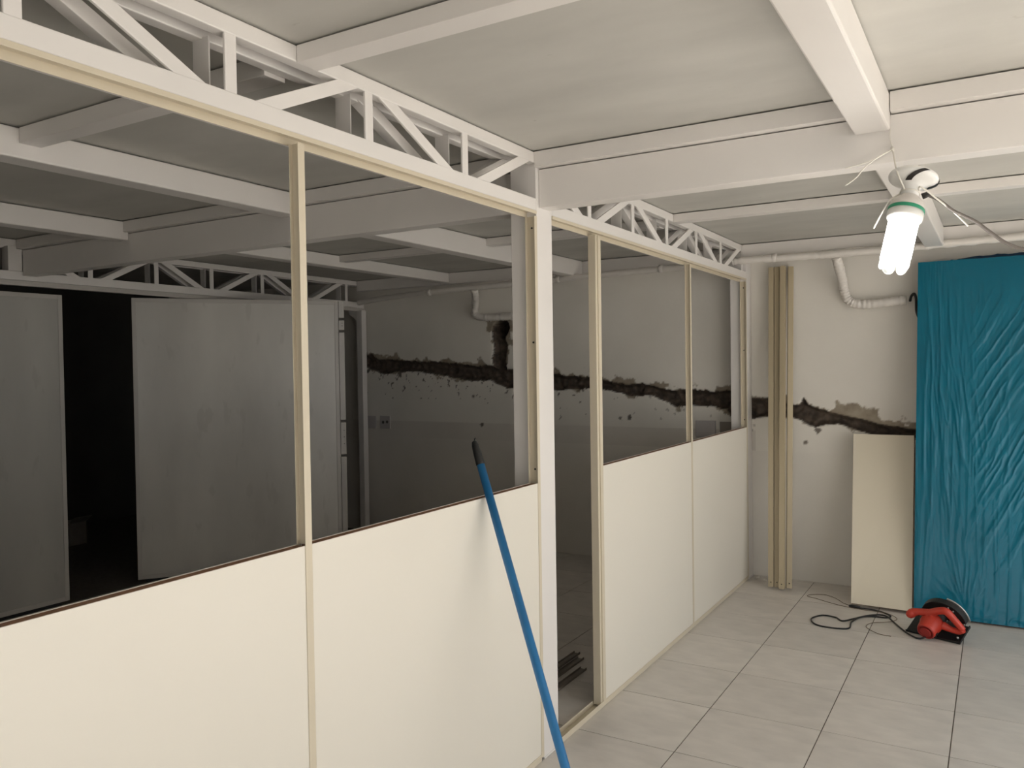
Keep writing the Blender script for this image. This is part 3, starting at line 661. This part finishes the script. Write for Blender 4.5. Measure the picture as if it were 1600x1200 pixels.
MB().tube(spline([(1.190, 0.004, 2.080), (1.158, -0.02, 2.060), (1.122, -0.045, 2.028), (1.103, -0.05, 2.004), (1.085, -0.05, 1.990), (1.068, -0.05, 1.981)], 6), 0.0020, 6).build('loose_end', wirew, hc)
at(hc)
tw = thing('tie_wire', 'white tie wire round the lamp neck with two loose ends', 'wire', nk)
ring = [nk+(e1*math.cos(a)+e2*math.sin(a))*0.0252 for a in [2*math.pi*k/20 for k in range(21)]]
MB().tube(ring, 0.0018, 6).build('loop', wirew, tw)
MB().tube(spline([nk+e1*0.024-e2*0.006, (1.277, -0.185, 1.927), (1.311, -0.16, 1.898), (1.352, -0.15, 1.858), (1.388, -0.15, 1.815)], 8), 0.0024, 6).build('loose_end', wirew, tw)
MB().tube(spline([nk-e1*0.024-e2*0.004, (1.205, -0.19, 1.900), (1.180, -0.17, 1.868), (1.157, -0.15, 1.832)], 8), 0.0022, 6).build('loose_end', wirew, tw)
at(tw)
pc = thing('power_cable', 'grey flexible cable running from black taped end beside lamp to the right', 'cable', (1.29, -0.15, 1.909))
MB().tube(spline([(1.292, -0.15, 1.909), (1.318, -0.15, 1.893), (1.350, -0.15, 1.862), (1.375, -0.15, 1.845), (1.405, -0.15, 1.825), (1.436, -0.15, 1.796), (1.475, -0.15, 1.762), (1.52, -0.15, 1.742), (1.60, -0.13, 1.735), (1.8, -0.1, 1.76), (2.2, -0.05, 1.90), (2.5, 0.02, 2.04)], 8), 0.0046, 10).build('sheath', cableg, pc)
MB().tube([(1.279, -0.152, 1.906), (1.296, -0.15, 1.912)], [0.0085, 0.0075], 10).build('taped_end', blackt, pc)
at(pc)

# ------------------------------------------------------------------ circular saw
saw = thing('circular_saw', 'red circular saw with black guard and base on the tiles before blue sheet', 'saw', (1.045, 2.195, 0.003))
saw.rotation_euler = (Matrix.Rotation(math.radians(-21), 4, 'Z') @ Matrix.Rotation(math.radians(26), 4, 'X')).to_euler()
MB().box(-0.022, 0.258, 0.0, 0.140, -0.002, 0.003).build('base_plate', blackm, saw, 0.0015)
MB().box(-0.022, 0.258, 0.0, 0.004, 0.003, 0.011).build('plate_rim', blackm, saw, 0.001)
MB().box(0.252, 0.258, 0.004, 0.140, 0.003, 0.011).build('plate_rim', blackm, saw, 0.001)
def frY(x, z, y0): return (Vector((x, y0, z)), Vector((1, 0, 0)), Vector((0, 0, 1)), Vector((0, 1, 0)))
mo = MB().lathe([(0.026, -0.050), (0.040, -0.048), (0.0455, -0.040), (0.047, -0.030), (0.049, 0.0), (0.054, 0.012), (0.055, 0.055), (0.048, 0.066)], frY(0.118, 0.074, 0.0), 30).build('motor_housing', redp, saw)
MB().lathe([(0.030, -0.0508), (0.029, -0.053), (0.020, -0.0535)], frY(0.118, 0.074, 0.0), 24).build('motor_cap', redd, mo)
MB().lathe([(0.042, -0.0475), (0.0425, -0.0490), (0.037, -0.0505), (0.0365, -0.0495)], frY(0.118, 0.074, 0.0), 24).build('cap_ring', redd, mo)
for a in (-18, -42, -66):
    ra = math.radians(a); p = Vector((0.118+0.0475*math.cos(ra), -0.026, 0.074+0.0475*math.sin(ra)))
    MB().box(p.x-0.0035, p.x+0.0035, p.y-0.009, p.y+0.007, p.z-0.0045, p.z+0.0045).build('vent_slot', blackm, mo, 0.001)
# gear box joining motor to guard, and body under the handle
MB().tube([(0.13, 0.055, 0.085), (0.135, 0.075, 0.085), (0.14, 0.092, 0.08)], [0.050, 0.046, 0.040], 18).build('gear_case', blackm, saw)
MB().tube(spline([(0.016, 0.020, 0.110), (0.030, 0.030, 0.117), (0.062, 0.038, 0.124), (0.116, 0.042, 0.130), (0.155, 0.043, 0.150), (0.195, 0.043, 0.163), (0.214, 0.043, 0.150), (0.240, 0.042, 0.112), (0.268, 0.040, 0.066)], 6),
          [r_ for r_ in np.interp(np.linspace(0, 8, 49), range(9), [0.018, 0.023, 0.018, 0.021, 0.019, 0.019, 0.019, 0.017, 0.016])], 14, up=(0, 1, 0)).build('handle', redp, saw)
MB().tube(spline([(0.268, 0.040, 0.064), (0.245, 0.040, 0.048), (0.205, 0.040, 0.050), (0.165, 0.040, 0.066)], 6), [r_ for r_ in np.interp(np.linspace(0, 3, 19), range(4), [0.016, 0.015, 0.016, 0.024])], 14, up=(0, 1, 0)).build('handle_brace', redp, saw)
MB().tube(spline([(0.116, 0.040, 0.132), (0.12, 0.040, 0.115), (0.122, 0.038, 0.10)], 6), 0.026, 14, up=(0, 1, 0)).build('handle_neck', redp, saw)
kb = MB().tube([(0.004, 0.008, 0.104), (0.012, 0.014, 0.108), (0.026, 0.026, 0.115), (0.036, 0.034, 0.119)], [0.010, 0.021, 0.025, 0.018], 14).build('front_knob', redp, saw)
# upper guard: hollow half disc
def half_disc(r_, y0, y1, a0, a1, cxz=(0.152, 0.060), n=28, inner=None):
    mb = MB(); v = []
    for k in range(n+1):
        a = math.radians(a0+(a1-a0)*k/n)
        for rr, yy in ((inner or 0.0, y0), (r_, y0), (r_, y1), (inner or 0.0, y1)): v.append((cxz[0]+rr*math.cos(a), yy, cxz[1]+rr*math.sin(a)))
    f = [(4*k+i, 4*k+(i+1) % 4, 4*k+4+(i+1) % 4, 4*k+4+i) for k in range(n) for i in range(4)]+[(0, 1, 2, 3), (4*n, 4*n+3, 4*n+2, 4*n+1)]
    mb.add(v, f); return mb
half_disc(0.113, 0.088, 0.122, 0, 180, inner=0.02).build('upper_guard', blackm, saw, 0.004)
half_disc(0.119, 0.122, 0.130, -4, 78, inner=0.085).build('guard_edge', silver, saw, 0.002)
half_disc(0.094, 0.104, 0.107, 180, 360, cxz=(0.152, 0.046), inner=0.012, n=40).build('blade', silver, saw)
for x_, z_ in ((0.205, 0.160), (0.226, 0.142)):
    MB().lathe([(0.005, 0), (0.004, -0.004), (0.001, -0.005)], (Vector((x_-0.012, 0.0885, z_-0.012)), Vector((1, 0, 0)), Vector((0, 0, 1)), Vector((0, 1, 0))), 10).build('screw', silver, saw)
MB().lathe([(0.006, 0.003), (0.006, 0.016), (0.002, 0.018)], (Vector((0.236, 0.03, 0.0)), Vector((1, 0, 0)), Vector((0, 1, 0)), Vector((0, 0, 1))), 10).build('plate_bolt', silver, saw)
bpy.context.view_layer.update()
cz = 0.0045
cord = MB().tube(spline([(1.150, 2.125, 0.030), (1.105, 2.085, 0.010), (1.055, 2.135, cz), (1.007, 2.217, cz), (0.950, 2.340, cz), (0.910, 2.425, cz), (0.862, 2.440, cz), (0.800, 2.380, cz), (0.752, 2.300, cz), (0.700, 2.225, cz), (0.655, 2.275, cz), (0.585, 2.280, cz), (0.543, 2.199, cz), (0.560, 2.120, cz), (0.610, 2.075, cz), (0.700, 2.075, cz), (0.752, 2.110, cz), (0.748, 2.230, cz), (0.785, 2.345, cz+0.003), (0.850, 2.395, cz), (0.905, 2.400, cz), (0.925, 2.445, cz), (0.880, 2.500, cz), (0.815, 2.528, cz), (0.745, 2.528, cz)], 8), 0.0045, 8).build('power_cord', blackp, saw)
cord.matrix_parent_inverse = saw.matrix_world.inverted()
plug = MB().tube([(0.752, 2.528, 0.008), (0.735, 2.529, 0.009), (0.705, 2.531, 0.010), (0.690, 2.532, 0.009)], [0.006, 0.009, 0.0095, 0.006], 10).build('plug', blackp, saw)
plug.matrix_parent_inverse = saw.matrix_world.inverted()
lw = tag(MB().tube(spline([(0.690, 2.560, 0.003), (0.645, 2.600, 0.003), (0.612, 2.652, 0.003), (0.565, 2.705, 0.003), (0.517, 2.729, 0.003), (0.460, 2.705, 0.003), (0.429, 2.666, 0.003), (0.440, 2.640, 0.003), (0.485, 2.622, 0.003), (0.589, 2.560, 0.003), (0.690, 2.520, 0.003), (0.80, 2.505, 0.003), (0.895, 2.47, 0.012), (0.960, 2.42, 0.003), (0.935, 2.34, 0.003), (0.85, 2.27, 0.003), (0.83, 2.18, 0.003), (0.90, 2.09, 0.003), (0.965, 2.075, 0.003)], 8), 0.0018, 6).build('loose_wire', wireb), 'thin brown wire loosely looped on tiles beside leaning cream panel', 'wire')
# crumbs of plaster under the far column
for k, (x_, y_, r_) in enumerate(((0.05, 2.93, 0.018), (0.11, 2.90, 0.013))):
    bm = bmesh.new(); bmesh.ops.create_icosphere(bm, subdivisions=1, radius=r_)
    for v in bm.verts: v.co *= random.uniform(0.7, 1.15)
    zmin = min(v.co.z for v in bm.verts)
    me = bpy.data.meshes.new('plaster_crumb'); bm.to_mesh(me); bm.free(); me.materials.append(plaster)
    o = bpy.data.objects.new('plaster_crumb', me); COL.objects.link(o); o.location = (x_, y_, -zmin)
    tag(o, ('larger plaster crumb on the floor touching foot of far column', 'smaller plaster crumb on the floor right of far column')[k], 'rubble', 'plaster crumbs at far column')
